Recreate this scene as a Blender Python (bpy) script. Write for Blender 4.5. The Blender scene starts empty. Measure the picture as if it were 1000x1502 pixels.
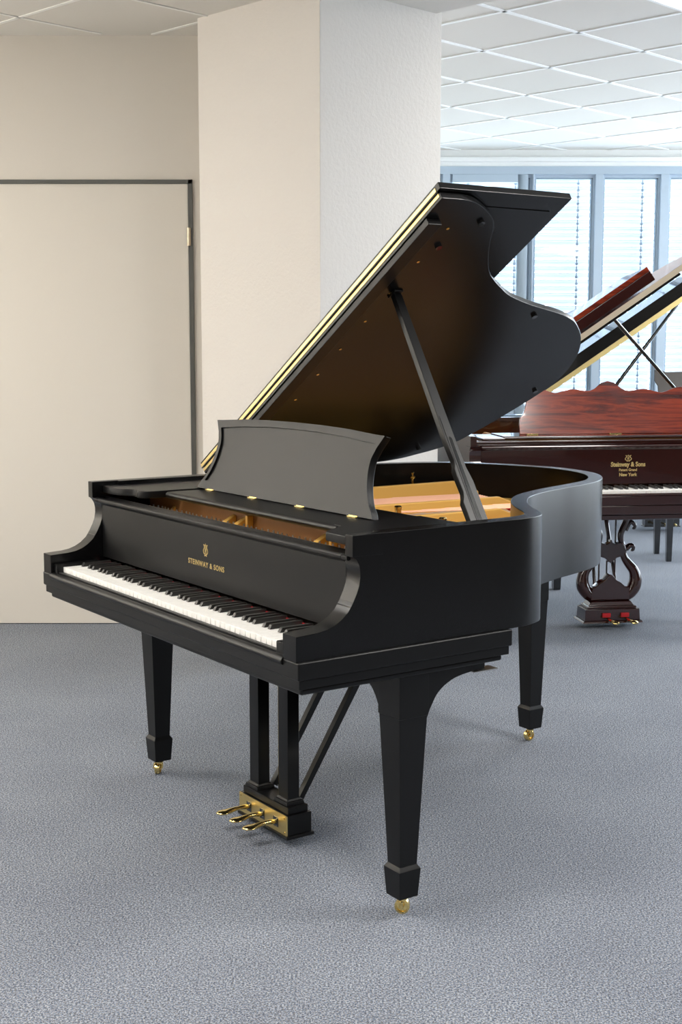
import bpy, bmesh, math, random
from math import sin, cos, pi, radians
from mathutils import Vector, Matrix
random.seed(7)
SC = bpy.context.scene
COL = SC.collection

# ------------------------------------------------------------------ materials
def lin(c):
    c = c / 255.0
    return c / 12.92 if c <= 0.04045 else ((c + 0.055) / 1.055) ** 2.4
def rgb(r, g, b): return (lin(r), lin(g), lin(b), 1.0)

def mat(name, col, rough=0.5, metal=0.0, coat=0.0, spec=0.5, coat_rough=0.03):
    m = bpy.data.materials.new(name); m.use_nodes = True
    b = m.node_tree.nodes['Principled BSDF']
    b.inputs['Base Color'].default_value = col
    b.inputs['Roughness'].default_value = rough
    b.inputs['Metallic'].default_value = metal
    b.inputs['Specular IOR Level'].default_value = spec
    b.inputs['Coat Weight'].default_value = coat
    b.inputs['Coat Roughness'].default_value = coat_rough
    return m

def noise_bump(m, scale, strength, dist=0.002, detail=4.0, rough=0.6):
    nt = m.node_tree; b = nt.nodes['Principled BSDF']
    tc = nt.nodes.new('ShaderNodeTexCoord'); n = nt.nodes.new('ShaderNodeTexNoise'); bp = nt.nodes.new('ShaderNodeBump')
    n.inputs['Scale'].default_value = scale; n.inputs['Detail'].default_value = detail; n.inputs['Roughness'].default_value = rough
    bp.inputs['Strength'].default_value = strength; bp.inputs['Distance'].default_value = dist
    nt.links.new(tc.outputs['Object'], n.inputs['Vector']); nt.links.new(n.outputs['Fac'], bp.inputs['Height'])
    nt.links.new(bp.outputs['Normal'], b.inputs['Normal'])
    return m

def ramp_noise(m, scale, stops, detail=6.0, rough=0.7, stretch=(1, 1, 1), distortion=0.0):
    nt = m.node_tree; b = nt.nodes['Principled BSDF']
    tc = nt.nodes.new('ShaderNodeTexCoord'); mp = nt.nodes.new('ShaderNodeMapping'); n = nt.nodes.new('ShaderNodeTexNoise'); r = nt.nodes.new('ShaderNodeValToRGB')
    mp.inputs['Scale'].default_value = stretch
    n.inputs['Scale'].default_value = scale; n.inputs['Detail'].default_value = detail; n.inputs['Roughness'].default_value = rough
    n.inputs['Distortion'].default_value = distortion
    e = r.color_ramp.elements
    e[0].position, e[0].color = stops[0]; e[1].position, e[1].color = stops[-1]
    for p, c in stops[1:-1]:
        q = e.new(p); q.color = c
    nt.links.new(tc.outputs['Object'], mp.inputs['Vector']); nt.links.new(mp.outputs['Vector'], n.inputs['Vector'])
    nt.links.new(n.outputs['Fac'], r.inputs['Fac']); nt.links.new(r.outputs['Color'], b.inputs['Base Color'])
    return m

M = {}
M['satin'] = mat('satin_black', (0.0028, 0.0028, 0.0030, 1), 0.38, spec=0.34)
M['satin_wood'] = mat('satin_black_case', (0.0028, 0.0028, 0.0030, 1), 0.27, spec=0.36)
M['gloss'] = mat('gloss_black', (0.006, 0.006, 0.006, 1), 0.10, coat=1.0)
M['ivory'] = mat('white_key', rgb(251, 249, 244), 0.30, spec=.4)
M['sharp'] = mat('black_key', (0.016, 0.015, 0.014, 1), 0.35)
M['brass'] = mat('polished_brass', (0.88, 0.68, 0.28, 1), 0.16, 1.0)
M['brass_brushed'] = noise_bump(mat('brushed_brass', (0.80, 0.62, 0.27, 1), 0.36, 1.0), 90, 0.15)
M['gold'] = mat('gold_lacquered_plate', (0.92, 0.54, 0.13, 1), 0.42, 0.2)
M['gold_dark'] = mat('bronze_plate_shoulder', (0.30, 0.14, 0.045, 1), 0.45, 0.2)
M['gilt'] = mat('gilt_lettering', (0.62, 0.47, 0.19, 1), 0.35, 0.5)
M['steel'] = mat('steel', (0.6, 0.6, 0.6, 1), 0.3, 1.0)
M['copper'] = mat('copper_wound', (0.75, 0.42, 0.28, 1), 0.4, 0.8)
M['felt'] = mat('red_felt', (0.45, 0.015, 0.02, 1), 0.95)
M['white_felt'] = mat('white_felt', rgb(225, 218, 205), 0.95)
M['board'] = ramp_noise(mat('spruce_board', rgb(205, 160, 110), 0.5), 6, [(0.3, rgb(190, 140, 92)), (0.7, rgb(222, 180, 130))], stretch=(12, 0.6, 12))
M['pin_block'] = mat('brown_beech', rgb(120, 70, 34), 0.5)
M['mahog'] = ramp_noise(mat('polished_rosewood', rgb(90, 32, 18), 0.16, coat=0.8), 3.0,
    [(0.28, rgb(38, 12, 8)), (0.42, rgb(92, 28, 14)), (0.52, rgb(140, 50, 24)), (0.60, rgb(100, 32, 16)), (0.75, rgb(50, 15, 9))], detail=8, rough=0.65, stretch=(0.4, 3, 5.0), distortion=1.6)
M['mahog_dark'] = mat('dark_polished_mahogany', rgb(44, 15, 12), 0.12, coat=0.8)
M['wall'] = noise_bump(mat('plaster_cream', rgb(216, 210, 201), 0.9, spec=0.2), 160, 0.12)
M['pillar'] = noise_bump(mat('plaster_pillar', rgb(226, 221, 215), 0.9, spec=0.2), 55, 0.55, 0.004, 3)
M['door'] = mat('door_cream', rgb(219, 213, 203), 0.6, spec=0.3)
M['door_frame'] = mat('door_frame_grey', rgb(84, 84, 80), 0.5)
M['ceil'] = noise_bump(mat('mineral_tile', rgb(222, 219, 213), 0.95, spec=0.1), 220, 0.25)
M['tbar'] = mat('white_ceiling_bar', rgb(240, 240, 238), 0.5)
M['white'] = mat('white_paint', rgb(242, 242, 240), 0.7)
M['alu'] = mat('blue_grey_window_frame', rgb(174, 188, 201), 0.45)
M['alu_dark'] = mat('window_gasket', rgb(130, 146, 160), 0.5)
M['slat'] = mat('blind_slat', rgb(206, 212, 219), 0.5)
nt_ = M['slat'].node_tree; tl = nt_.nodes.new('ShaderNodeBsdfTranslucent'); tl.inputs['Color'].default_value = rgb(236, 241, 246)
mxs = nt_.nodes.new('ShaderNodeMixShader'); mxs.inputs[0].default_value = 0.05
nt_.links.new(nt_.nodes['Principled BSDF'].outputs[0], mxs.inputs[1]); nt_.links.new(tl.outputs[0], mxs.inputs[2])
nt_.links.new(mxs.outputs[0], nt_.nodes['Material Output'].inputs['Surface'])
M['hinge_steel'] = mat('nickel_hinge', rgb(214, 200, 176), 0.35, 0.7)
M['cord'] = mat('blind_cord', rgb(170, 178, 188), 0.8)
# carpet: fine heather of blue, grey and light flecks
c = mat('heather_carpet', rgb(130, 138, 150), 0.97, spec=0.1)
nt = c.node_tree; b = nt.nodes['Principled BSDF']
tc = nt.nodes.new('ShaderNodeTexCoord')
def nz(scale, det, rgh):
    n = nt.nodes.new('ShaderNodeTexNoise'); n.inputs['Scale'].default_value = scale; n.inputs['Detail'].default_value = det; n.inputs['Roughness'].default_value = rgh
    nt.links.new(tc.outputs['Object'], n.inputs['Vector']); return n
n1 = nz(205, 2.5, 0.85); n2 = nz(240, 2, 0.8); n3 = nz(2.2, 3, 0.5); n4=nz(45,2,.6)
r1 = nt.nodes.new('ShaderNodeValToRGB'); e = r1.color_ramp.elements
e[0].position, e[0].color = 0.40, rgb(40, 46, 54); e[1].position, e[1].color = 0.60, rgb(198, 204, 212)
q = e.new(0.5); q.color = rgb(116, 127, 142)
nt.links.new(n1.outputs['Fac'], r1.inputs['Fac'])
r2 = nt.nodes.new('ShaderNodeValToRGB'); e = r2.color_ramp.elements
e[0].position, e[0].color = 0.41, rgb(66, 90, 124); e[1].position, e[1].color = 0.59, rgb(166, 156, 142)
nt.links.new(n2.outputs['Fac'], r2.inputs['Fac'])
mx = nt.nodes.new('ShaderNodeMixRGB'); mx.inputs[0].default_value = 0.38
nt.links.new(r1.outputs['Color'], mx.inputs[1]); nt.links.new(r2.outputs['Color'], mx.inputs[2])
r3 = nt.nodes.new('ShaderNodeValToRGB'); e = r3.color_ramp.elements
e[0].position, e[0].color = 0.3, (0.80, 0.80, 0.82, 1); e[1].position, e[1].color = 0.7, (1.08, 1.08, 1.07, 1)
ad = nt.nodes.new('ShaderNodeMath'); ad.operation = 'ADD'; sb = nt.nodes.new('ShaderNodeMath'); sb.operation = 'MULTIPLY'; sb.inputs[1].default_value = 0.5
nt.links.new(n3.outputs['Fac'], ad.inputs[0]); nt.links.new(n4.outputs['Fac'], ad.inputs[1]); nt.links.new(ad.outputs[0], sb.inputs[0])
nt.links.new(sb.outputs[0], r3.inputs['Fac'])
m2 = nt.nodes.new('ShaderNodeMixRGB'); m2.blend_type = 'MULTIPLY'; m2.inputs[0].default_value = 1.0
nt.links.new(mx.outputs[0], m2.inputs[1]); nt.links.new(r3.outputs['Color'], m2.inputs[2])
nt.links.new(m2.outputs[0], b.inputs['Base Color'])
bp = nt.nodes.new('ShaderNodeBump'); bp.inputs['Strength'].default_value = 0.35; bp.inputs['Distance'].default_value = 0.002
nt.links.new(n1.outputs['Fac'], bp.inputs['Height']); nt.links.new(bp.outputs['Normal'], b.inputs['Normal'])
M['carpet'] = c
g = bpy.data.materials.new('window_glass'); g.use_nodes = True
nt = g.node_tree; nt.nodes.clear()
o_ = nt.nodes.new('ShaderNodeOutputMaterial'); t_ = nt.nodes.new('ShaderNodeBsdfTransparent'); gl = nt.nodes.new('ShaderNodeBsdfGlossy'); ms = nt.nodes.new('ShaderNodeMixShader')
gl.inputs['Roughness'].default_value = 0.02; ms.inputs[0].default_value = 0.06; t_.inputs['Color'].default_value = (0.95, 0.98, 1, 1)
nt.links.new(t_.outputs[0], ms.inputs[1]); nt.links.new(gl.outputs[0], ms.inputs[2]); nt.links.new(ms.outputs[0], o_.inputs['Surface'])
M['glass'] = g
em = bpy.data.materials.new('lamp_diffuser'); em.use_nodes = True
em.node_tree.nodes['Principled BSDF'].inputs['Emission Color'].default_value = (1, 0.96, 0.9, 1)
em.node_tree.nodes['Principled BSDF'].inputs['Emission Strength'].default_value = 3.0
M['lamp'] = em

# ------------------------------------------------------------------ mesh helpers
class MB:
    """collects shapes and links them as one mesh object"""
    def __init__(s): s.bm = bmesh.new()
    def _box(s, x0, x1, y0, y1, z0, z1, mi=0):
        v = [s.bm.verts.new(p) for p in ((x0,y0,z0),(x1,y0,z0),(x1,y1,z0),(x0,y1,z0),(x0,y0,z1),(x1,y0,z1),(x1,y1,z1),(x0,y1,z1))]
        for q in ((0,3,2,1),(4,5,6,7),(0,1,5,4),(1,2,6,5),(2,3,7,6),(3,0,4,7)):
            f = s.bm.faces.new([v[i] for i in q]); f.material_index = mi
        return v
    def box(s, x0, x1, y0, y1, z0, z1, mi=0): s._box(x0,x1,y0,y1,z0,z1,mi); return s
    def prism(s, pts, fn, d0, d1, mi=0):
        """pts: 2d polygon; fn(a,b,d) -> 3d point"""
        A = [s.bm.verts.new(fn(a, b_, d0)) for a, b_ in pts]; B = [s.bm.verts.new(fn(a, b_, d1)) for a, b_ in pts]
        n = len(pts)
        f = s.bm.faces.new(A); f.material_index = mi
        f = s.bm.faces.new(B[::-1]); f.material_index = mi
        for i in range(n):
            f = s.bm.faces.new((A[(i+1)%n], A[i], B[i], B[(i+1)%n])); f.material_index = mi
        return s
    def frustum(s, cx, cy, z0, w0, z1, w1, d0=None, d1=None, mi=0):
        d0 = w0 if d0 is None else d0; d1 = w1 if d1 is None else d1
        lo = [s.bm.verts.new((cx+a*w0/2, cy+b_*d0/2, z0)) for a, b_ in ((-1,-1),(1,-1),(1,1),(-1,1))]
        hi = [s.bm.verts.new((cx+a*w1/2, cy+b_*d1/2, z1)) for a, b_ in ((-1,-1),(1,-1),(1,1),(-1,1))]
        s.bm.faces.new(lo[::-1]); s.bm.faces.new(hi)
        for i in range(4): s.bm.faces.new((lo[i], lo[(i+1)%4], hi[(i+1)%4], hi[i]))
        return s
    def stack(s, cx, cy, zw):
        rings = [[s.bm.verts.new((cx+a*w/2, cy+b_*w/2, z)) for a, b_ in ((-1,-1),(1,-1),(1,1),(-1,1))] for z, w in zw]
        s.bm.faces.new(rings[0][::-1]); s.bm.faces.new(rings[-1])
        for lo, hi in zip(rings, rings[1:]):
            for i in range(4): s.bm.faces.new((lo[i], lo[(i+1)%4], hi[(i+1)%4], hi[i]))
        return s
    def tube(s, pts, rad, seg=10, flat=1.0, mi=0):
        pts = [Vector(p) for p in pts]; n = len(pts)
        rad = rad if isinstance(rad, (list, tuple)) else [rad]*n
        rings = []; up = None
        for i, p in enumerate(pts):
            t = (pts[min(i+1, n-1)] - pts[max(i-1, 0)]).normalized()
            if up is None:
                up = Vector((0,0,1)) if abs(t.z) < 0.9 else Vector((0,1,0))
            a = t.cross(up).normalized(); b_ = a.cross(t).normalized(); up = b_
            rings.append([s.bm.verts.new(p + (a*cos(2*pi*k/seg)*flat + b_*sin(2*pi*k/seg))*rad[i]) for k in range(seg)])
        for i in range(n-1):
            for k in range(seg):
                f = s.bm.faces.new((rings[i][k], rings[i][(k+1)%seg], rings[i+1][(k+1)%seg], rings[i+1][k])); f.material_index = mi
        s.bm.faces.new(rings[0][::-1]); s.bm.faces.new(rings[-1])
        return s
    def lathe(s, prof, mtx, seg=24):
        """prof: (r, h) list around local z, mtx places it"""
        rings = []
        for r, h in prof:
            rings.append([s.bm.verts.new(mtx @ Vector((r*cos(2*pi*k/seg), r*sin(2*pi*k/seg), h))) for k in range(seg)])
        for i in range(len(prof)-1):
            for k in range(seg):
                s.bm.faces.new((rings[i][k], rings[i][(k+1)%seg], rings[i+1][(k+1)%seg], rings[i+1][k]))
        s.bm.faces.new(rings[0][::-1]); s.bm.faces.new(rings[-1])
        return s
    def build(s, name, mats, parent=None, bevel=0.0, smooth=False, segs=2, angle=35, label=None, keep_y=None):
        bm = s.bm
        bmesh.ops.remove_doubles(bm, verts=bm.verts, dist=1e-6)
        bmesh.ops.recalc_face_normals(bm, faces=bm.faces)
        if bevel > 0:
            es = [e_ for e_ in bm.edges if len(e_.link_faces) == 2 and e_.calc_face_angle(0) > radians(angle)
                  and not (keep_y is not None and all(abs(v_.co.y-keep_y) < 1e-4 for v_ in e_.verts))]
            if es: bmesh.ops.bevel(bm, geom=es, offset=bevel, segments=segs, profile=0.5, affect='EDGES', clamp_overlap=True)
        me = bpy.data.meshes.new(name); bm.to_mesh(me); bm.free()
        for m_ in (mats if isinstance(mats, (list, tuple)) else [mats]): me.materials.append(m_)
        ob = bpy.data.objects.new(name, me); COL.objects.link(ob)
        if parent: ob.parent = parent
        if smooth or bevel > 0:
            me.polygons.foreach_set('use_smooth', [True]*len(me.polygons))
            me.set_sharp_from_angle(angle=radians(38))
        if bevel > 0:
            wn = ob.modifiers.new('weighted_normal', 'WEIGHTED_NORMAL'); wn.weight = 100; wn.keep_sharp = True
        if label: ob['label'] = label
        return ob

def empty(name, loc, rz, label, cat, group=None):
    o = bpy.data.objects.new(name, None); COL.objects.link(o)
    o.location = loc; o.rotation_euler = (0, 0, rz); o['label'] = label; o['category'] = cat
    if group: o['group'] = group
    return o
def struct(o): o['kind'] = 'structure'; return o
XZ = lambda y0: (lambda a, b_, d: (a, y0 + d, b_))     # polygon in x-z, depth along y
YZ = lambda a, b_, d: (d, a, b_)                        # polygon in y-z, depth along x
XY = lambda a, b_, d: (a, b_, d)

def catmull(pts, n=6, closed=False):
    out = []; m_ = len(pts)
    for i in range(m_ if closed else m_-1):
        g_ = lambda k: Vector(pts[k % m_] if closed else pts[max(0, min(m_-1, k))])
        p0, p1, p2, p3 = g_(i-1), g_(i), g_(i+1), g_(i+2)
        for k in range(n):
            t = k/n
            out.append(tuple(0.5*((2*p1)+(-p0+p2)*t+(2*p0-5*p1+4*p2-p3)*t*t+(-p0+3*p1-3*p2+p3)*t**3)))
    if not closed: out.append(tuple(pts[-1]))
    return out

def offset(pts, d):
    """offset an open 2d polyline to its left by d"""
    out = []; n = len(pts)
    for i, p in enumerate(pts):
        a = Vector(pts[max(0, i-1)]); b_ = Vector(pts[min(n-1, i+1)])
        t = (b_-a).normalized(); out.append((p[0]-t.y*d, p[1]+t.x*d))
    return out

def text_part(name, body, size, fn, parent, material, extrude=0.0004, sx=1.0, off=0.0, space=1.0, label=None, shear=0.0):
    cu = bpy.data.curves.new(name, 'FONT'); cu.body = body; cu.size = size; cu.align_x = 'CENTER'; cu.align_y = 'CENTER'
    cu.extrude = extrude; cu.offset = off; cu.space_character = space; cu.shear = shear; cu.resolution_u = 4
    tmp = bpy.data.objects.new(name+'_tmp', cu); COL.objects.link(tmp)
    dg = bpy.context.evaluated_depsgraph_get(); me = bpy.data.meshes.new_from_object(tmp.evaluated_get(dg))
    bpy.data.objects.remove(tmp); bpy.data.curves.remove(cu)
    me.name = name
    for v in me.vertices: v.co = fn(v.co.x*sx, v.co.y, v.co.z)
    me.materials.clear(); me.materials.append(material)
    o = bpy.data.objects.new(name, me); COL.objects.link(o); o.parent = parent
    if label: o['label'] = label
    return o

# ------------------------------------------------------------------ piano data (metres, x along the keys from bass to treble, y to the tail)
W = 1.474
XI, XO = 0.010, 1.464            # outer faces of the upper case
CURVE = [(1.464,.60),(1.464,.66),(1.457,.71),(1.432,.765),(1.388,.803),(1.335,.834),(1.280,.868),(1.225,.908),(1.172,.955),(1.120,1.012),
         (1.078,1.078),(1.040,1.160),(1.006,1.250),(.978,1.340),(.945,1.430),(.900,1.517),(.830,1.597),(.735,1.665),(.620,1.700),(.500,1.707),
         (.380,1.678),(.270,1.632),(.178,1.582),(.112,1.528),(.066,1.462),(.036,1.390),(.017,1.310),(.010,1.22)]
CURVE_S = catmull(CURVE, 4)
ZB, ZT = .700, .975
ZP = .870                        # plate level
ARM = [(0,.759),(.058,.762),(.083,.7655),(.104,.7725),(.123,.783),(.142,.799),(.1555,.8195)]
ARM2 = [(.1565,.8215),(.166,.840),(.1725,.857),(.1755,.875),(.1755,.890),(.1725,.905),(.165,.918),(.158,.924)]

def rim_case(P, matl, zb=ZB, zt=ZT, y_front=.24, curve=None, xo=XO, xi=XI):
    cv = curve or CURVE_S
    outer = [(xo, y_front)] + list(cv) + [(xi, y_front)]
    inner = offset(outer, .046)
    inner[0] = (xo-.046, y_front); inner[-1] = (xi+.046, y_front)
    m_ = MB(); n = len(outer); bm = m_.bm
    ot = [bm.verts.new((x, y, zt)) for x, y in outer]; ob_ = [bm.verts.new((x, y, zb)) for x, y in outer]
    it = [bm.verts.new((x, y, zt)) for x, y in inner]; ib = [bm.verts.new((x, y, zb)) for x, y in inner]
    for i in range(n-1):
        bm.faces.new((ob_[i], ob_[i+1], ot[i+1], ot[i])); bm.faces.new((it[i], it[i+1], ib[i+1], ib[i]))
        bm.faces.new((ot[i], ot[i+1], it[i+1], it[i])); bm.faces.new((ib[i], ib[i+1], ob_[i+1], ob_[i]))
    bm.faces.new((ot[0], it[0], ib[0], ob_[0])); bm.faces.new((ot[-1], ob_[-1], ib[-1], it[-1]))
    return m_.build('case_rim', matl, P, bevel=.0022, smooth=True, keep_y=y_front), outer, inner

def arms(P, matl, xi=XI, xo=XO):
    for s, (xa, xb) in enumerate(((xi, xi+.055), (xo-.055, xo))):
        prof = [(.24,.700),(0,.700)] + ARM + ARM2 + [(.158,.9245),(.24,.9245)]
        MB().prism(prof, YZ, xa, xb).build('cheek', matl, P, bevel=.0016, keep_y=.24)
        MB().prism([(.1480,.8090),(.1495,.8080),(.1510,.8105),(.1500,.8110)], YZ, xa+.0012, xb-.0012).build('cheek_joint', M['gloss'], P)
        xs = (xi, xi+.030) if s == 0 else (xo-.030, xo)
        MB().box(xs[0], xs[1], .154, .24, .9245, .975).build('rim_end', matl, P, bevel=.0016, keep_y=.24)

def make_keys(P, x0, x1, y0=.030, yb=.176, zt=.723, whites=52, skip=lambda i: False):
    p = (x1-x0)/whites
    wk = MB().box(.0006, p-.0006, y0, yb, zt-.018, zt).build('white_key', M['ivory'], P, bevel=.0009, segs=1)
    wm = wk.data
    bk = MB()
    hw = .0062
    bk.prism([(.080,zt),(.086,zt+.0105),(.090,zt+.0120),(yb,zt+.0120),(yb,zt)], YZ, -hw, hw)
    bko = bk.build('black_key', M['sharp'], P, bevel=.0014, segs=2)
    first_w = first_b = True
    names = 'ABCDEFG'
    has_sharp = {'A': 1, 'C': 1, 'D': 1, 'F': 1, 'G': 1}
    offs = {'A': .12, 'C': -.12, 'D': .12, 'F': -.14, 'G': 0}
    for i in range(whites):
        n = names[i % 7]
        if not skip(i):
            if first_w: o = wk; first_w = False
            else: o = wk.copy(); COL.objects.link(o); o.parent = P
            o.location = (x0 + i*p, 0, 0)
        if n in has_sharp and i < whites-1 and not skip(i):
            if first_b: o = bko; first_b = False
            else: o = bko.copy(); COL.objects.link(o); o.parent = P
            o.location = (x0 + (i+1)*p + offs[n]*.012, 0, 0)

def lid_fn(x0, z0, a):
    ca, sa = cos(a), sin(a)
    return lambda s, y, h: (x0 + s*ca - h*sa, y, z0 + s*sa + h*ca)

def caster(P, cx, cy, rz, top, r=.019):
    T = Matrix.Translation((cx, cy, 0)) @ Matrix.Rotation(rz, 4, 'Z')
    wheel = T @ Matrix.Translation((0, .006, r)) @ Matrix.Rotation(pi/2, 4, 'X')
    w = .009
    ob = MB().lathe([(.003,-w),(.0065,-w),(.0068,-w*.35),(r*.70,-w*.35),(r*.74,-w),(r,-w*.8),(r,w*.8),(r*.74,w),(r*.70,w*.35),(.0068,w*.35),(.0065,w),(.003,w)], wheel, 28)
    o = ob.build('caster', M['brass'], P, smooth=True, bevel=0)
    f = MB()
    for sgn in (-1, 1):
        pts = [T @ Vector((0, .006+sgn*.0125, r)), T @ Vector((0, .004+sgn*.0125, r*1.75)), T @ Vector((0, .0, r*2.05))]
        f.tube(pts, [.0045, .0045, .006], 8, 1.0)
    f.lathe([(.012, r*2.0), (.012, r*2.0+.004), (.007, r*2.0+.005), (.007, top+.004)], T, 16)
    f.build('caster_fork', M['brass'], o, smooth=True)
    return o

def square_leg(P, cx, cy, ztop, wtop, matl, ankle=.052, taper_top=.511, block=(.050,.056,.122,.066), name='leg', brackets=None, caster_rz=0.6):
    m_ = MB()
    zb, wb, zt, wt = block
    m_.stack(cx, cy, [(zb, wb), (zt, wt), (zt+.009, ankle+.003), (zt+.011, ankle), (taper_top, wtop), (taper_top+.001, wtop+.004), (ztop, wtop+.004)])
    if brackets:
        sx = brackets
        h = (wtop+.004)/2
        prof = [(h-.004, .500),(h+.008,.503)] + catmull([(h+.010,.506),(h+.018,.524),(h+.044,.561),(h+.092,.587),(h+.155,.597)], 5) + [(h+.19,.5975),(h+.19,ztop),(h-.004,ztop)]
        m_.prism([(cy+a, b_) for a, b_ in prof], YZ, cx-.030, cx+.030)
        m_.prism([(cx-sx*a, b_) for a, b_ in prof], XZ(0), cy-.030, cy+.030)
    o = m_.build(name, matl, P, bevel=.0016)
    caster(o, cx, cy, caster_rz, zb)
    return o

# ================================================================== SETTING
CAM_H, PITCH, FPX = 1.41117, .12678, 1955.9
PHI = .79923
YW, ZL, ZH = 6.607, 2.864, 2.999
GX, GY, T = .7876, 6.6932, .625
def gp(i, j): return (GX + T*(i*cos(PHI)-j*sin(PHI)), GY + T*(i*sin(PHI)+j*cos(PHI)))
XL, XR, YN, YF = -3.6, 5.6, -3.2, 11.4

struct(MB().box(XL-.1, XR+.1, YN-.1, YF+.2, -.12, 0).build('floor', M['carpet']))
# high ceiling (right / far), with white T-bar grid in relief
struct(MB().box(XL-.1, XR+.1, YN-.1, YF+.2, ZH, ZH+.08).build('ceiling', M['ceil']))
def in_room(p, x0=XL, x1=XR, y0=YN, y1=YF): return x0 <= p[0] <= x1 and y0 <= p[1] <= y1
def clip_line(i0, horizontal, inside):
    segs_ = []; cur = None
    for k in range(-400, 401):
        t = k*.1
        p = gp(t, i0) if horizontal else gp(i0, t)
        if inside(p):
            if cur is None: cur = [p, p]
            cur[1] = p
        elif cur: segs_.append(cur); cur = None
    if cur: segs_.append(cur)
    return segs_
# low ceiling lies on the near-left side of the line through (.408, 6.193) running along the j direction
LX, LY = .408, 6.193
ui = (cos(PHI), sin(PHI)); uj = (-sin(PHI), cos(PHI))
def side(p): return (p[0]-LX)*ui[0] + (p[1]-LY)*ui[1]
def grid_bars(name, z, inside, shift=(0, 0), h=.006, w=.024):
    m_ = MB()
    for hz in (True, False):
        for k in range(-26, 27):
            for a, b_ in clip_line(k + (shift[1] if hz else shift[0]), hz, inside):
                a, b_ = Vector(a), Vector(b_)
                if (b_-a).length < .1: continue
                t = (b_-a).normalized(); n = Vector((-t.y, t.x))*w/2
                q = [a+n, a-n, b_-n, b_+n]
                m_.prism([tuple(v) for v in q], XY, z-h, z+.002)
    return struct(m_.build(name, M['tbar']))
grid_bars('trim_1', ZH, lambda p: in_room(p) and side(p) > .02)
# low ceiling slab polygon: left wall, near wall, dividing line, door wall
def line_at_y(y): return (LX - ui[1]/ui[0]*(y-LY), y)
pa = line_at_y(YN); pb = line_at_y(YW)
poly = [(XL, YN), (min(pa[0], XR), YN) if pa[0] < XR else (XR, YN)]
if pa[0] > XR: poly.append((XR, LY - (XR-LX)*ui[0]/ui[1]))
poly += [(pb[0], YW), (XL, YW)]
lowc = MB(); lowc.prism(poly, XY, ZL, ZH-.001); struct(lowc.build('ceiling_low', M['ceil']))
# offsets so that a grid crossing falls at (-1.45, 6.243)
dx, dy = -1.45-GX, 6.243-GY
si = (dx*ui[0]+dy*ui[1])/T; sj = (dx*uj[0]+dy*uj[1])/T
grid_bars('trim_2', ZL, lambda p: in_room(p, y1=YW) and side(p) < -.02, (si-math.floor(si), sj-math.floor(sj)), h=.004, w=.018)

# pillar
PL, PC, PR = (-.651, 6.269), (-.0872, 5.688), (.452, 6.205)
PB = (PL[0]+PR[0]-PC[0], PL[1]+PR[1]-PC[1])
struct(MB().prism([PL, PC, PR, PB], XY, 0, ZH).build('wall_pillar', M['pillar'], bevel=.004, segs=2))
# door wall and return wall
DX1, DZ = -.719, 2.19       # outer edge of door frame
struct(MB().box(-.719, .30, YW, YW+.12, 0, ZH).box(XL, -.719, YW, YW+.12, 2.19, ZH).box(XL, -2.42, YW, YW+.12, 0, 2.19).build('wall_back', M['wall']))
struct(MB().box(.20, .30, YW+.12, YF, 0, ZH).build('wall_return', M['wall']))
struct(MB().box(XL-.1, XL, YN, 3.2, 0, ZH).box(XL-.1, XL, 6.1, YW+.12, 0, ZH).box(XL-.1, XL, 3.2, 6.1, 0, .90).box(XL-.1, XL, 3.2, 6.1, 2.70, ZH).build('wall_left', M['wall']))  # opening invented out of view to send light onto the music desk
cm_ = mat('sheer_fill_light', (1.0, .95, .90, 1), .9); nt_ = cm_.node_tree; tl = nt_.nodes.new('ShaderNodeBsdfTranslucent'); tl.inputs['Color'].default_value = (1.0, .93, .845, 1)  # added sheer cloth, turns the daylight warm for the desk and keys
mxs = nt_.nodes.new('ShaderNodeMixShader'); mxs.inputs[0].default_value = 0.75
nt_.links.new(nt_.nodes['Principled BSDF'].outputs[0], mxs.inputs[1]); nt_.links.new(tl.outputs[0], mxs.inputs[2]); nt_.links.new(mxs.outputs[0], nt_.nodes['Material Output'].inputs['Surface'])
ctn = MB(); n_ = 150
ys_ = [3.1 + 3.1*k/n_ for k in range(n_+1)]
A_ = [(XL+.07+.022*sin(k*1.15), ys_[k]) for k in range(n_+1)]; B_ = [(a_+.0012, b_) for a_, b_ in A_]
ctn.prism(A_ + B_[::-1], XY, .80, 2.78); cur = ctn.build('fill_light_curtain', cm_, smooth=True)
cur['label'] = 'sheer warm cloth over a made-up left wall opening, added out of view to brighten the music desk'; cur['category'] = 'fill_light_curtain'
MB().tube([(XL+.07, 3.0, 2.79), (XL+.07, 6.3, 2.79)], .012, 10).build('fill_light_rod', M['tbar'], cur, smooth=True)
struct(MB().box(XL-.1, XR+.1, YN-.1, YN, 0, ZH).build('wall_near', M['wall']))
# door leaf with its grey frame and hinge
d = MB().box(-2.40, -.742, YW-.004, YW+.05, .004, 2.172).build('door_1', M['door'], bevel=.002)
struct(d)
MB().box(-2.42, -.719, YW-.012, YW+.06, 2.170, 2.19).box(-.741, -.719, YW-.012, YW+.06, 0, 2.19).box(-2.42, -2.398, YW-.012, YW+.06, 0, 2.19).build('door_frame', M['door_frame'], d, bevel=.001)
h = MB()
for z0 in (1.875, .25):
    h.lathe([(.009, z0), (.0095, z0+.002), (.0095, z0+.041), (.008, z0+.042), (.0095, z0+.043), (.0095, z0+.084), (.009, z0+.086)], Matrix.Translation((-.738, YW-.016, 0)), 14)
h.build('door_hinge', M['hinge_steel'], d, smooth=True)

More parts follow.
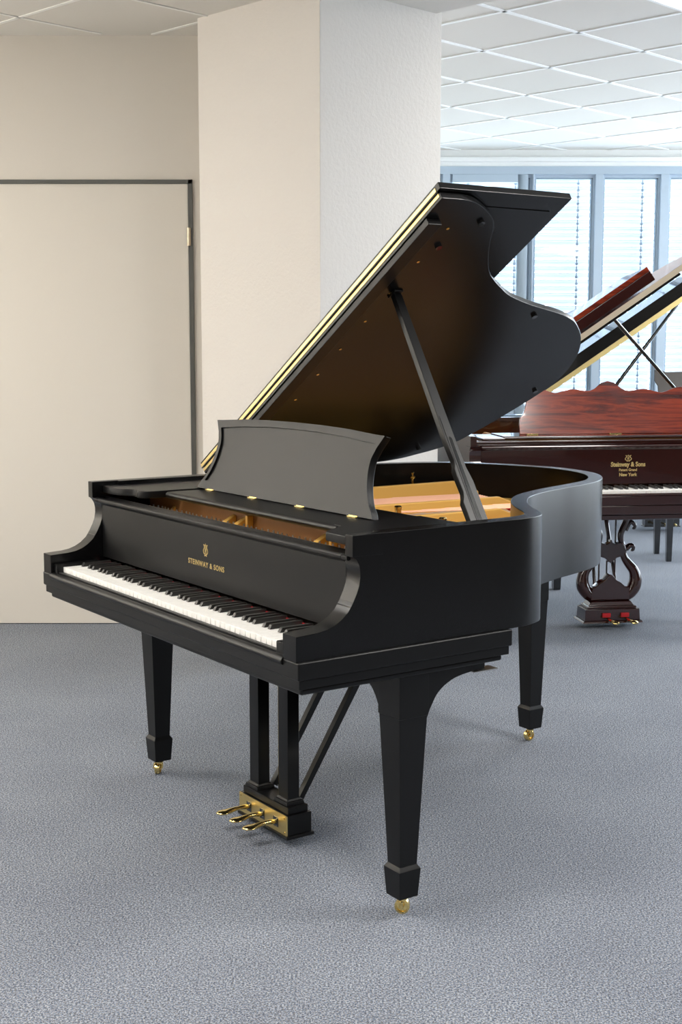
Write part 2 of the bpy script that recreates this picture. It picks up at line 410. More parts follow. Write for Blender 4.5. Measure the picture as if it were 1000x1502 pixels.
# window wall
ZS, ZHd = .74, 2.86
struct(MB().box(.30, XR+.1, YF, YF+.2, 0, ZS).box(.30, XR+.1, YF, YF+.2, ZHd, ZH).build('wall_window', M['white']))
struct(MB().box(.30, XR, YF-.05, YF, 2.90, 2.935).build('trim_3', M['white'], bevel=.004))
struct(MB().box(.30, XR, YF-.10, YF+.02, ZS-.03, ZS).build('trim_4', M['white'], bevel=.004))
# right-hand wall; out-of-view openings added for blue reflections on the black case
struct(MB().box(XR, XR+.2, 5.2, YF, 0, .50).box(XR, XR+.2, 5.2, YF, 2.80, ZH).box(XR, XR+.2, 7.3, 7.5, .50, 2.80).box(XR, XR+.2, 9.3, 9.5, .50, 2.80).box(XR, XR+.2, 11.2, YF, .50, 2.80).build('wall_right', M['white']))
struct(MB().box(XR, XR+.2, YN, 5.2, 0, ZH).build('wall_right_near', mat('dark_reflection_wall', rgb(96, 88, 80), .8)))  # unseen stretch darkened so the treble side of the piano reflects black
def window(idx, x0, x1, sash=False):
    f = MB(); y0, y1 = YF+.02, YF+.09
    zt = 2.776
    fr = .0
    f.box(x0-.02, x0, y0, y1, ZS, zt).box(x1, x1+.02, y0, y1, ZS, zt).box(x0-.02, x1+.02, y0, y1, zt-.002, ZHd).box(x0-.02, x1+.02, y0, y1, ZS, ZS+.05)
    o = struct(f.build('window_%d' % idx, M['alu'], bevel=.003))
    gx = MB()
    gx.box(x1-.012, x1, y0+.005, y1-.01, ZS+.05, zt).box(x0, x1, y0+.005, y1-.01, zt-.012, zt-.002)
    gx.build('gasket', M['alu_dark'], o)
    xa, xb, zt2 = x0, x1, zt
    if sash:
        s_ = MB().box(x1-.105, x1-.02, y0-.03, y1-.02, ZS+.06, 2.80).box(x0, x1-.105, y0-.03, y1-.02, 2.735, 2.80).box(x0, x1-.105, y0-.03, y1-.02, ZS+.06, ZS+.13)
        s_.build('sash', M['alu'], o, bevel=.004)
        hd = MB().box(x1-.070, x1-.050, y0-.042, y0-.028, 1.50, 1.62).box(x1-.068, x1-.052, y0-.07, y0-.04, 1.59, 1.61).box(x1-.068, x1-.052, y0-.07, y0-.055, 1.48, 1.61)
        hd.build('window_handle', M['white'], o, bevel=.003)
        xb = x1-.105
    MB().box(xa, xb, y0+.03, y0+.036, ZS+.05, zt2-.002).build('pane', M['glass'], o)
    return o
WX = [(.34, .83, True), (.93, 1.583, True), (1.634, 2.107, False), (2.209, 2.653, False), (2.761, 3.22, False), (3.31, 3.77, False), (3.87, 4.33, False), (4.43, 4.89, False), (4.99, 5.50, False)]
for i, (a, b_, s_) in enumerate(WX): window(i+1, a, b_, s_)
mull = MB()
for i in range(len(WX)-1):
    mull.box(WX[i][1]+.018, WX[i+1][0]-.018, YF-.01, YF+.10, ZS, ZHd)
struct(mull.build('trim_5', M['alu'], bevel=.004))
struct(MB().box(.30, XR, YF-.012, YF+.10, 2.80, ZHd+.005).build('trim_6', M['alu'], bevel=.003))
# outside venetian blinds, one per window
BL = ['leftmost of the blinds, half hidden by the pillar', 'behind the raised black lid flap', 'between the black lid and the rosewood lid flap', 'behind the rosewood piano lid', 'at the right edge of the photo']
for i, (a, b_, s_) in enumerate(WX[1:5]):
    bl = MB(); z = 2.93
    L = .074; tilt = radians(-39)
    while z > ZS-.05:
        prof = [(-L/2, -.001), (0, .006), (L/2, -.001), (L/2, -.0025), (0, .0045), (-L/2, -.0025)]
        pr = [(YF+.24 + p*cos(tilt) - q_*sin(tilt), z + p*sin(tilt) + q_*cos(tilt)) for p, q_ in prof]
        bl.prism(pr, YZ, a-.02, b_+.02)
        z -= .056
    root = bl.build('venetian_blind', M['slat'])
    root['label'] = ['white outside venetian blind behind the left window sash and the black lid', 'white outside venetian blind in the pane right of the black lid flap tip',
                     'white outside venetian blind behind the tip of the rosewood lid flap', 'white outside venetian blind at the right edge of the photo'][i]
    root['category'] = 'blind'; root['group'] = 'outside venetian blinds'
    cm = MB()
    xs_ = [a+.15, b_-.10] if b_-a > .5 else [b_-.09]
    for x in xs_:
        cm.box(x-.004, x+.004, YF+.195, YF+.20, ZS-.05, 2.93)
        z = 2.93
        while z > ZS-.05:
            cm.box(x-.011, x+.011, YF+.192, YF+.204, z-.022, z-.008); z -= .056
    cm.build('blind_cord', M['cord'], root)

# ceiling lamps: recessed square luminaires lying in the tile grid
def ceiling_lamp(cx, cy, z, power, label, size=.56, rot=PHI, color=(1, .965, .92)):
    r = empty('ceiling_lamp', (cx, cy, z), rot, label, 'lamp', 'recessed ceiling lamps')
    s2 = size/2
    MB().box(-s2-.02, s2+.02, -s2-.02, -s2, -.012, .0).box(-s2-.02, s2+.02, s2, s2+.02, -.012, .0).box(-s2-.02, -s2, -s2, s2, -.012, .0).box(s2, s2+.02, -s2, s2, -.012, .0).build('lamp_frame', M['tbar'], r)
    MB().box(-s2, s2, -s2, s2, -.006, -.001).build('diffuser', M['lamp'], r)
    ld = bpy.data.lights.new('lamp_light', 'AREA'); ld.shape = 'SQUARE'; ld.size = size*.96; ld.energy = power; ld.color = color
    lo = bpy.data.objects.new('lamp_light', ld); COL.objects.link(lo); lo.parent = r; lo.location = (0, 0, -.016)
    return r

# ================================================================== LETTERING / EMBLEMS
def lyre_emblem(P, fn, material, s=1.0, label=None):
    """small lyre badge drawn with flat strokes in (a, b); fn -> 3d"""
    m_ = MB()
    def stroke(pts, w):
        pts = catmull(pts, 4); n = len(pts)
        L = [Vector(p) for p in offset(pts, w/2)]; R_ = [Vector(p) for p in offset(pts, -w/2)]
        poly = [tuple(v*s) for v in L] + [tuple(v*s) for v in reversed(R_)]
        m_.prism(poly, fn, 0, .0006)
    for sg in (-1, 1):
        stroke([(sg*.003, -.012), (sg*.010, -.008), (sg*.0115, -.001), (sg*.007, .006), (sg*.0075, .012), (sg*.011, .0145)], .0030)
        stroke([(sg*.0035, -.010), (sg*.0035, .011)], .0011)
        stroke([(0, .0115), (sg*.004, .0135), (sg*.008, .0115)], .0018)
    stroke([(0, -.011), (0, .012)], .0012)
    stroke([(-.006, -.016), (0, -.0135), (.006, -.016)], .0032)
    stroke([(-.004, -.004), (.004, .000)], .0022); stroke([(-.004, .000), (.004, .004)], .0022)
    stroke([(0, .013), (0, .018)], .002)
    return m_.build('lyre_emblem', material, P, label=label)

# ================================================================== THE SATIN BLACK GRAND
TX, TY, TH = -.09473, 2.90074, .96679
ox, oy = TX - W*cos(TH), TY + W*sin(TH)
gp1 = empty('grand_piano', (ox, oy, 0), -TH, 'satin black grand piano with plain square tapered legs, nearest and largest of the three pianos', 'piano')
P = gp1
SB, SW = M['satin'], M['satin_wood']
rim, outer, inner = rim_case(P, SW)
arms(P, SW)
# keybed: three stepped bands
kb = MB()
kb.box(0, W, 0, .636, .6585, .7005)
kb.build('keybed', SB, P, bevel=.0042, segs=4)
kb = MB(); kb.box(.006, W-.006, .006, .630, .6365, .6583); kb.build('keybed_moulding', SB, P, bevel=.002)
kb = MB(); kb.box(.018, W-.018, .018, .618, .620, .6363); kb.build('keybed_moulding', SB, P, bevel=.006, segs=4)
# key slip and rounded front rail between the arms
MB().prism([(.000,.6850),(-.0035,.6870),(-.0055,.6905),(-.0058,.6945),(-.0040,.6990),(-.0005,.7025),(.004,.7045),(.010,.7048),(.010,.6850)], YZ, XI+.055, XO-.055).build('front_rail_bead', SB, P, smooth=True)
MB().box(XI+.055, XO-.055, .0150, .0275, .7005, .7090).build('key_slip', SB, P, bevel=.0020)
KX0, KX1 = .090, 1.362
MB().box(XI+.055, KX0-.001, .010, .150, .7005, .7325).build('key_block', SB, P, bevel=.003)
MB().box(KX1+.001, XO-.055, .010, .150, .7005, .7325).build('key_block', SB, P, bevel=.003)
MB().box(XI+.055, XO-.055, .0277, .40, .7005, .7045).build('key_frame', SB, P)
make_keys(P, KX0, KX1)
MB().box(KX0, KX1, .1725, .176, .7235, .7290).build('name_board_felt', M['felt'], P)
# fallboard
fb = [(.1745,.7400),(.1745,.905),(.163,.911),(.159,.9155),(.159,.9215),(.163,.9255),(.172,.9262),(.177,.9235),(.196,.9235),(.201,.9268),(.207,.9268),(.209,.924),(.209,.760),(.200,.7400)]
MB().prism(fb, YZ, XI+.056, XO-.056).build('fallboard', SB, P, bevel=.0010)
for xa in (XI+.031, XO-.055): MB().prism([(a, b_) for a, b_ in fb if b_ > .91], YZ, xa, xa+.0245).build('fallboard_end', SB, P, bevel=.0010)
FBY = .1738
text_part('maker_lettering', 'STEINWAY & SONS', .0205, lambda a, b_, c_: (.737 + a, FBY - c_*.6, .8045 + b_), P, M['gilt'], .0005, sx=1.0, off=.00035, space=1.18, label='gilt capital lettering STEINWAY & SONS')
lyre_emblem(P, lambda a, b_, d: (.737 + a, FBY - d, .846 + b_), M['gilt'], 1.02, 'small gilt lyre emblem')
# cast plate, soundboard, strings
ins = offset([(XO, .20)] + list(CURVE_S) + [(XI, .20)], .052)
MB().prism([(max(XI+.05, min(XO-.05, a)), b_) for a, b_ in ins], XY, .822, .832).build('soundboard', M['board'], P)
MB().box(XI+.047, XO-.047, .235, .345, .80, .866).build('pin_block', M['pin_block'], P, bevel=.002)
MB().box(XI+.047, XO-.047, .3455, .352, .866, .925).build('plate_shoulder', M['gold_dark'], P)
pl = MB()
# web with the tuning pin field
pl.box(XI+.050, XO-.050, .352, .62, .850, .862)
pl.box(XI+.050, XO-.050, .245, .352, .867, .877)
# struts running to the tail and the flange around the rim
inn2 = offset([(XO, .20)] + list(CURVE_S) + [(XI, .20)], .100)
band_o = [p for p in offset([(XO, .20)] + list(CURVE_S) + [(XI, .20)], .055) if p[1] > .45]
band_i = [p for p in inn2 if p[1] > .45]
k_ = min(len(band_o), len(band_i))
bm = pl.bm
for i in range(k_-1):
    a, b_, c_, d_ = band_o[i], band_o[i+1], band_i[i+1], band_i[i]
    vs = [bm.verts.new((q[0], q[1], .846)) for q in (a, b_, c_, d_)] + [bm.verts.new((q[0], q[1], .858)) for q in (a, b_, c_, d_)]
    for q in ((0,3,2,1),(4,5,6,7),(0,1,5,4),(1,2,6,5),(2,3,7,6),(3,0,4,7)):
        bm.faces.new([vs[t] for t in q])
pl.build('cast_plate', M['gold'], P, bevel=.002)
def strut(x, y0, y1, zt, zb=.852, w=.020, x2=None):
    x2 = x if x2 is None else x2
    m_ = MB()
    prof = [(y0, zb), (y0, zb+.012), (y0+.05, zt-.010), (y0+.10, zt), (y1-.14, zt), (y1-.06, zt-.030), (y1, zb+.012), (y1, zb)]
    A = [m_.bm.verts.new((x + (x2-x)*(a-y0)/(y1-y0) - w/2, a, b_)) for a, b_ in prof]
    B = [m_.bm.verts.new((x + (x2-x)*(a-y0)/(y1-y0) + w/2, a, b_)) for a, b_ in prof]
    m_.bm.faces.new(A); m_.bm.faces.new(B[::-1]); n = len(prof)
    for i in range(n): m_.bm.faces.new((A[(i+1)%n], A[i], B[i], B[(i+1)%n]))
    return m_.build('plate_strut', M['gold'], P, bevel=.004)
strut(.225, .30, 1.60, .918, x2=.235)
strut(.500, .30, 1.50, .902, x2=.60)
strut(.800, .30, 1.30, .900, x2=.82)
strut(1.140, .30, .95, .895, x2=1.12)
MB().box(XI+.05, XI+.20, .50, 1.30, .858, .866).build('plate_flange', M['gold'], P, bevel=.003)
pl2 = MB()
for (x, y) in ((.70, .86), (.99, .80), (1.14, .84)):
    pl2 = MB().lathe([(.013, .858), (.013, .872), (.0105, .874), (.0105, .905), (.012, .906), (.012, .914), (.009, .917)], Matrix.Translation((x, y, 0)), 18)
    pl2.build('plate_bolt', M['brass'], P, smooth=True)
kn = MB().lathe([(.010, .858), (.010, .905), (.005, .908), (.005, .925), (.011, .930), (.011, .934), (.004, .937), (.004, .944), (.006, .947), (.003, .951)], Matrix.Translation((.150, 1.34, 0)), 16)
kn.build('lid_guide_knob', M['brass'], P, smooth=True)
# strings: bass overstrung in copper, the rest in steel
sm = MB().tube([(0, 0, 0), (0, 1, 0)], 1.0, 5).build('string', M['copper'], P)
sm2 = MB().tube([(0, 0, 0), (0, 1, 0)], 1.0, 5).build('string', M['steel'], P)
def place_string(o, x0, y0, x1, y1, z, r):
    L = math.hypot(x1-x0, y1-y0)
    o.location = (x0, y0, z); o.rotation_euler = (0, 0, math.atan2(-(x1-x0), (y1-y0))); o.scale = (r, L, r)
for i in range(26):
    o = sm if i == 0 else sm.copy()
    if i: COL.objects.link(o); o.parent = P
    t = i/25
    place_string(o, .115+.35*t, .50, .30+.42*t, 1.50-.10*t, .876+.002*t, .0016-.0004*t)
for i in range(64):
    o = sm2 if i == 0 else sm2.copy()
    if i: COL.objects.link(o); o.parent = P
    t = i/63
    x0 = .50+.86*t; x1 = .42+.93*t
    yy = 1.50-1.0*t**.75 + .12*sin(pi*t)
    place_string(o, x0, .46, x1, max(.62, yy), .868, .0007)
pin = MB().lathe([(.0034, 0), (.0034, .014), (.0026, .022), (.0024, .026)], Matrix.Identity(4), 7).build('tuning_pin', M['steel'], P)
cnt = 0
for i in range(48):
    for row in (0, 1):
        o = pin if cnt == 0 else pin.copy()
        if cnt: COL.objects.link(o); o.parent = P
        cnt += 1
        o.location = (.13 + i*1.24/47 + row*.012, .292 + row*.024 + .004*sin(i), .877)
for x in (.600, .665, 1.075):
    MB().prism([(.262, .876), (.285, .882), (.315, .903), (.3450, .918), (.3450, .876)], YZ, x-.011, x+.011).build('plate_web', M['gold'], P, bevel=.003)
for x in (.700, 1.120):
    MB().box(x-.006, x+.006, .325, .3450, .8775, .926).build('plate_post', M['gold'], P, bevel=.002)
fl = MB().box(.30, 1.30, .6215, .640, .862, .874).build('damper_felt', M['white_felt'], P, bevel=.003)
for (xa, xb, ya, yb, z) in ((1.02, 1.10, .74, .80, .878), (.62, .84, 1.36, 1.39, .872), (.78, .84, 1.22, 1.25, .872), (.86, .90, 1.14, 1.16, .874)):
    MB().box(xa, xb, ya, yb, .860, z+.004).build('string_felt', M['felt'], P, bevel=.003)
br = MB(); bp_ = catmull([(1.30, .66), (1.12, .86), (.95, 1.05), (.80, 1.22), (.60, 1.36), (.36, 1.44)], 5)
o1, o2 = offset(bp_, .014), offset(bp_, -.014)
br.prism(list(o1) + list(reversed(o2)), XY, .833, .866); br.build('bridge', M['board'], P, bevel=.003)

# music shelf and desk
ZSH = .960
sh = MB(); sh.box(.300, 1.215, .285, .560, ZSH-.018, ZSH); sh.build('music_shelf', SB, P, bevel=.004, segs=3)
rl = MB(); rl.tube([(.300, .287, ZSH-.010), (1.215, .287, ZSH-.010)], .0095, 12); rl.build('shelf_rail', SB, P, smooth=True)
def tray(sg):
    xr = (XI+.031) if sg < 0 else (XO-.031)
    X = lambda a: xr - sg*a
    front = catmull([(0.0, .190), (.060, .186), (.115, .196), (.150, .216), (.176, .220), (.200, .212), (.226, .222), (.238, .245), (.240, .30)], 4)
    if sg > 0: front = [(0.0, .190), (.132, .190), (.150, .205), (.196, .275), (.208, .284), (.240, .286)]
    pts = [(X(a), b_) for a, b_ in front] + [(X(.240), .56), (X(.0), .56)]
    zz = .962
    MB().prism(pts, XY, zz-.022, zz).build('shelf_side', SB, P, bevel=.003)
tray(-1); tray(1)
LEAN = radians(16); DY, DZc = .412, .9615
def desk_fn(a, b_, d): return (.727 + a, DY + b_*sin(LEAN) + d*cos(LEAN), DZc + b_*cos(LEAN) - d*sin(LEAN))
half = [(.464, 0), (.452, .018), (.434, .036), (.416, .066), (.404, .100), (.399, .134), (.401, .156), (.408, .172), (.412, .182), (.436, .217)]
top = [(.40, .2185), (.272, .2265), (.14, .2305), (0, .2315)]
R1 = catmull(half[:-2], 3) + half[-2:]
out = R1 + top + [(-a, b_) for a, b_ in reversed(top[:-1])] + [(-a, b_) for a, b_ in reversed(R1)]
MB().prism(out, desk_fn, 0, .017).build('music_desk', SB, P, bevel=.0028, segs=3)
def shrink(pts, d):
    n = len(pts); o = []
    for i in range(n):
        a, b_ = Vector(pts[i-1]), Vector(pts[(i+1) % n]); t = (b_-a).normalized(); o.append((pts[i][0]-t.y*d, pts[i][1]+t.x*d))
    return o
def ring(poly, d0, d1, z0, z1, name):
    m_ = MB(); A = shrink(poly, d0); B = shrink(poly, d1); n = len(poly)
    for i in range(n):
        j = (i+1) % n
        q = [A[i], A[j], B[j], B[i]]
        v0 = [m_.bm.verts.new(desk_fn(*p, z0)) for p in q]; v1 = [m_.bm.verts.new(desk_fn(*p, z1)) for p in q]
        m_.bm.faces.new(v0); m_.bm.faces.new(v1[::-1])
        for k in range(4): m_.bm.faces.new((v0[(k+1)%4], v0[k], v1[k], v1[(k+1)%4]))
    return m_.build(name, SB, P, bevel=0)
inner_half = [(.428, .026), (.408, .052), (.392, .084), (.384, .118), (.383, .146), (.389, .168), (.404, .194)]
itop = [(.36, .1985), (.24, .2065), (.12, .2110), (0, .2120)]
IR = catmull(inner_half, 3)
inn = IR + itop + [(-a, b_) for a, b_ in reversed(itop[:-1])] + [(-a, b_) for a, b_ in reversed(IR)]
# raised frame around the recessed panel
m_ = MB(); n = len(out)
fr_o = out; 
def nearest(p, poly):
    best = None
    for i in range(len(poly)):
        a, b_ = Vector(poly[i]), Vector(poly[(i+1) % len(poly)]); ab = b_-a; t = max(0, min(1, (Vector(p)-a).dot(ab)/ab.length_squared)) if ab.length_squared else 0
        q = a+ab*t; dd = (q-Vector(p)).length
        if best is None or dd < best[0]: best = (dd, q)
    return tuple(best[1])
fr_i = [nearest(p, inn) for p in fr_o]
for i in range(n):
    j = (i+1) % n
    q = [fr_o[i], fr_o[j], fr_i[j], fr_i[i]]
    if (Vector(q[2])-Vector(q[3])).length < 1e-5: q = q[:3]
    v0 = [m_.bm.verts.new(desk_fn(*p, -.006)) for p in q]; v1 = [m_.bm.verts.new(desk_fn(*p, .001)) for p in q]
    m_.bm.faces.new(v0); m_.bm.faces.new(v1[::-1]); c4 = len(q)
    for k in range(c4): m_.bm.faces.new((v0[(k+1)%c4], v0[k], v1[k], v1[(k+1)%c4]))
m_.build('desk_frame', SB, P)
for x in (.347, .600, .853, 1.106):
    MB().box(x-.020, x+.020, DY-.012, DY-.004, ZSH+.0002, ZSH+.0028).box(x-.020, x+.020, DY-.0058, DY-.0042, ZSH+.0002, ZSH+.005).build('desk_hinge', M['brass'], P, bevel=.0006)

# lid
LA = radians(32.5)
LF = lid_fn(.012, .975, LA)
YF0 = .572
lid_out = [(1.476, YF0), (1.476, .64), (1.470, .68), (1.453, .72), (1.425, .767), (1.396, .803), (1.357, .829), (1.312, .853), (1.255, .889), (1.180, .947), (1.135, 1.000), (1.104, 1.046),
           (1.061, 1.118), (1.017, 1.237), (.975, 1.385), (.945, 1.460), (.913, 1.514), (.835, 1.600), (.721, 1.677), (.584, 1.716), (.471, 1.703), (.315, 1.650), (.178, 1.589), (.120, 1.551),
           (.078, 1.493), (.050, 1.435), (.025, 1.380), (.008, 1.31), (0, 1.22)]
lc = [lid_out[0]] + catmull(lid_out[1:], 4) + [(0.0, YF0)]
LT = .0195
lid = MB().prism(lc, LF, 0, LT).build('lid', SW, P, bevel=.0025, segs=2)
lid['label'] = 'raised lid, brown sheen on its underside'
# flap folded back on top
fo, fh = .0225, .0195
def LB(m_, s0, s1, y0, y1, h0, h1):
    return m_.prism([(s0, y0), (s1, y0), (s1, y1), (s0, y1)], LF, h0, h1)
flap = LB(MB(), 0.0, 1.487, .568, 1.022, fo, fo+fh).build('lid_flap', SW, P, bevel=.0022)
fe = LB(MB(), .03, 1.430, .60, .985, fo-.0022, fo+.002).build('flap_panel', SW, flap, bevel=.0008)
# brass piano hinge: two leaves along the fold
hl = LB(MB(), .002, 1.470, YF0-.0015, YF0+.001, LT-.0105, LT-.0008); hl.build('hinge_leaf', M['brass_brushed'], P)
hl = LB(MB(), .002, 1.470, .5662, .569, fo+.0015, fo+.0115); hl.build('hinge_leaf', M['brass_brushed'], P)
k_ = MB(); k_.tube([LF(.002, .5675, (LT+fo)/2+.0006), LF(1.470, .5675, (LT+fo)/2+.0006)], .0022, 8); k_.build('hinge_pin', M['door_frame'], P, smooth=True)
# batten under the front edge, with its end block
LB(MB(), .05, 1.395, YF0+.004, YF0+.048, -.019, .0002).build('lid_batten', SB, lid, bevel=.002)
for s in (1.359, 1.211, 1.062, .922, .774, .632, .483, .34):
    c_ = MB()
    c_.prism([(s + .0045*cos(t*pi/5), .671+.0045*sin(t*pi/5)) for t in range(10)], LF, -.0016, .0004)
    c_.build('screw', M['brass'], lid)
for (s, y) in ((1.284, .690), (1.395, .757), (.966, 1.286), (.500, 1.660), (.11, 1.40)):
    c_ = MB()
    c_.prism([(s + .0095*cos(t*pi/8), y+.0095*sin(t*pi/8)) for t in range(16)], LF, -.008, .0004)
    c_.build('rubber_bumper', M['gloss'], lid)
# lid hinges on the bass side
for y in (.70, 1.18):
    MB().tube([(.004, y, .979), (.004, y+.09, .979)], .006, 10).build('lid_hinge', M['brass'], P, smooth=True)
# prop
B0 = Vector((1.402, .612, .895)); T0 = Vector(LF(1.062, .690, -.006))
ax = (T0-B0).normalized(); yv = Vector((0, 1, 0)); yv = (yv - ax*yv.dot(ax)).normalized(); nv = ax.cross(yv).normalized()
Lp = (T0-B0).length
def pf(a, b_, d): return tuple(B0 + ax*a + yv*b_ + nv*d)
prof_l = [(0, -.030), (.10, -.030), (.135, -.031), (.150, -.024), (.165, -.0195), (.215, -.0215), (.235, -.021), (.250, -.0145), (.262, -.013), (.33, -.0165), (Lp, -.0135)]
prof_r = [(Lp, .0135), (.36, .0165), (.24, .019), (.20, .026), (.0, .030)]
st = MB(); st.prism(prof_l + prof_r, pf, -.009, .009)
prop = st.build('lid_prop', SB, P, bevel=.0022)
MB().prism([(.030, -.001), (.036, -.006), (.33, -.0035), (.335, .0), (.33, .0045), (.036, .008), (.030, .004)], pf, -.0102, -.0086).build('prop_groove', M['gloss'], prop)
MB().prism([(.024, -.010), (.024, -.006), (.40, -.0085), (.40, -.0105)], pf, -.0105, -.0086).build('prop_rib', SB, prop, bevel=.0006)
MB().lathe([(.007, -.016), (.007, .016)], Matrix.Translation(B0 + ax*.02) @ Matrix.Rotation(pi/2, 4, 'Y'), 14).build('prop_pivot', M['brass'], prop, smooth=True)
MB().box(1.405, 1.420, .575, .650, .86, .93).build('prop_bracket', SB, P, bevel=.002)
MB().prism([(1.045, .672), (1.082, .672), (1.082, .704), (1.045, .704)], LF, -.006, .0002).build('prop_cup', SB, lid, bevel=.002)

# legs
square_leg(P, 1.396, .353, .6198, .084, SB, brackets=1, caster_rz=.80)
square_leg(P, .078, .353, .6198, .080, SB, brackets=-1, caster_rz=2.45)
square_leg(P, .496, 1.609, .700, .076, SB, caster_rz=1.55)
MB().box(1.398, 1.436, .545, .622, .5935, .5965).build('leg_plate', M['steel'], P, bevel=.001)
# beams under the soundboard
bmz = MB(); bmz.box(XI+.046, XO-.046, .60, .66, .66, .76)
bmz.box(.44, .56, .66, 1.63, .70, .76).box(.62, .70, .66, 1.52, .70, .76); bmz.build('underframe', SB, P, bevel=.002)

# pedal lyre
ly = MB()
ly.box(.600, .876, .344, .437, .024, .034); lyo = ly.build('pedal_lyre', SB, P, bevel=.003)
MB().box(.606, .870, .351, .430, .0342, .092).build('pedal_box', SB, lyo, bevel=.0015)
MB().box(.614, .862, .357, .424, .0921, .113).build('box_cap', SB, lyo, bevel=.003)
for x in (.655, .815):
    MB().frustum(x, .390, .1131, .070, .123, .066, .060, .056).frustum(x, .390, .123, .060, .130, .052, .050, .042).build('post_foot', SB, lyo, bevel=.0015)
    MB().box(x-.025, x+.025, .371, .409, .128, .600).frustum(x, .390, .600, .050, .6199, .064, .038, .052).build('lyre_post', SB, lyo, bevel=.0015)
MB().box(.607, .869, .3475, .3512, .0345, .0915).build('pedal_plate', M['brass_brushed'], lyo, bevel=.0006)
for x in (.618, .858):
    for z in (.042, .084):
        MB().lathe([(.003, 0), (.003, .001)], Matrix.Translation((x, .3473, z)) @ Matrix.Rotation(pi/2, 4, 'X'), 10).build('plate_screw', M['brass'], lyo)
for x in (.664, .738, .812):
    MB().box(x-.0125, x+.0125, .3462, .3473, .048, .076).build('pedal_slot', M['gloss'], lyo)
    p_ = MB()
    pts = [(x, .352, .062), (x, .325, .064), (x-.001, .300, .0635), (x-.003, .275, .061), (x-.005, .253, .0600), (x-.006, .242, .060)]
    p_.tube(catmull(pts, 4), [.0068]*4 + [.0066, .0062, .006, .0062, .0068, .0078, .0092, .0105, .0118, .0128, .0130, .0125, .0112, .0096, .0075, .0048, .002], 14, 1.0)
    for v in p_.bm.verts:
        if v.co.y < .300:
            c0 = .060
            f_ = min(1, (.300-v.co.y)/.03)
            v.co.z = c0 + (v.co.z-c0)*(1-.5*f_)
            v.co.x = (x-.005) + (v.co.x-(x-.005))*(1+.30*f_)
    p_.build('pedal', M['brass'], lyo, smooth=True)
for x in (.690, .738, .787):
    MB().tube([(x, .436, .05), (x, .436, .619)], .0035, 8).build('pedal_rod', M['brass'], lyo, smooth=True)
for x in (.664, .806):
    m_ = MB(); q = [(.425, .118), (.438, .108), (.756, .600), (.756, .619), (.740, .619)]
    m_.prism(q, YZ, x-.010, x+.010); m_.build('lyre_brace', SB, lyo, bevel=.001)

# ================================================================== THE ROSEWOOD GRAND BEHIND
PSI = radians(8.0)
gp2 = empty('grand_piano', (.663, 6.061, 0), PSI, 'polished rosewood grand piano with wavy-topped music desk and scrolled lyre, right of the black grand', 'piano')
P = gp2
MD, MH = M['mahog_dark'], M['mahog']
KW = 1.066
XI2, XO2 = .737-(.737-XI)*KW, .737+(XO-.737)*KW
wide = lambda x: .737 + (x-.737)*KW
rim_case(P, MD, curve=[(wide(x), y) for x, y in CURVE_S], xi=XI2, xo=XO2); arms(P, MD, XI2, XO2)
MB().box(XI2-.01, XO2+.01, 0, .636, .657, .7005).build('keybed', MD, P, bevel=.003)
MB().box(XI2, XO2, .010, .626, .612, .6568).build('keybed_moulding', MD, P, bevel=.006, segs=3)
MB().box(XI2+.02, XO2-.02, .03, .60, .585, .6118).build('keybed_moulding', MD, P, bevel=.006, segs=3)
MB().prism([(.002,.7005),(-.003,.7045),(-.001,.709),(.006,.712),(.014,.711),(.019,.707),(.019,.7005)], YZ, XI2+.055, XO2-.055).build('front_rail_bead', MD, P, smooth=True)
MB().box(XI2+.055, KX0-.001, .010, .150, .7005, .7325).build('key_block', MD, P, bevel=.003)
MB().box(KX1+.001, XO2-.055, .010, .150, .7005, .7325).build('key_block', MD, P, bevel=.003)
MB().box(XI2+.055, XO2-.055, .0277, .40, .7005, .7045).build('key_frame', MD, P)
make_keys(P, KX0, KX1)
MB().prism(fb, YZ, XI2+.056, XO2-.056).build('fallboard', MD, P, bevel=.0010)
MB().box(XI2+.032, XO2-.032, .205, .245, .925, .948).build('fallboard_rail', MD, P, bevel=.006, segs=3)
T_ = lambda x0, z0: (lambda a, b_, c_: (x0 + a, FBY - c_*.6, z0 + b_))
text_part('maker_lettering', 'Steinway & Sons', .030, T_(.737, .832), P, M['gilt'], .0005, sx=.86, off=.0011, space=1.0, label='gilt lettering Steinway & Sons')
text_part('maker_lettering', 'Patent Grand', .0175, T_(.737, .806), P, M['gilt'], .0005, sx=.95, off=.0006, label='gilt lettering Patent Grand')
text_part('maker_lettering', 'New York', .0215, T_(.737, .783), P, M['gilt'], .0005, sx=.95, off=.0008, label='gilt lettering New York')
lyre_emblem(P, lambda a, b_, d: (.737 + a*1.3, FBY - d, .862 + b_*.95), M['gilt'], 1.0, 'small gilt lyre emblem')
MB().prism([(max(XI+.05, min(XO-.05, a)), b_) for a, b_ in ins], XY, .842, .852).build('soundboard', M['board'], P)
MB().box(XI+.05, XO-.05, .26, .66, .853, .866).build('cast_plate', M['gold'], P, bevel=.002)
for x, y1 in ((.15, 1.50), (.36, 1.60), (.62, 1.55), (.90, 1.30)): strut(x, .62, y1, .905, zb=.855, w=.018)
MB().box(.06, 1.30, .665, .70, .90, .935).build('damper_rail', M['white_felt'], P, bevel=.004)
sh = MB(); sh.box(.16, 1.31, .30, .56, .945, .962).build('music_shelf', MD, P, bevel=.004, segs=3)
MB().tube([(.16, .300, .953), (1.31, .300, .953)], .010, 12).build('shelf_rail', MD, P, smooth=True)
for sg in (0, 1):
    a, b_ = ((XI+.032, .155) if sg == 0 else (1.315, XO-.032))
    MB().box(a, b_, .25, .54, .940, .958).build('shelf_side', MD, P, bevel=.005)
u = 1/3.846*6.62/1956
def hp(l): return [((x-590)*u, (355-y)*u) for x, y in l]
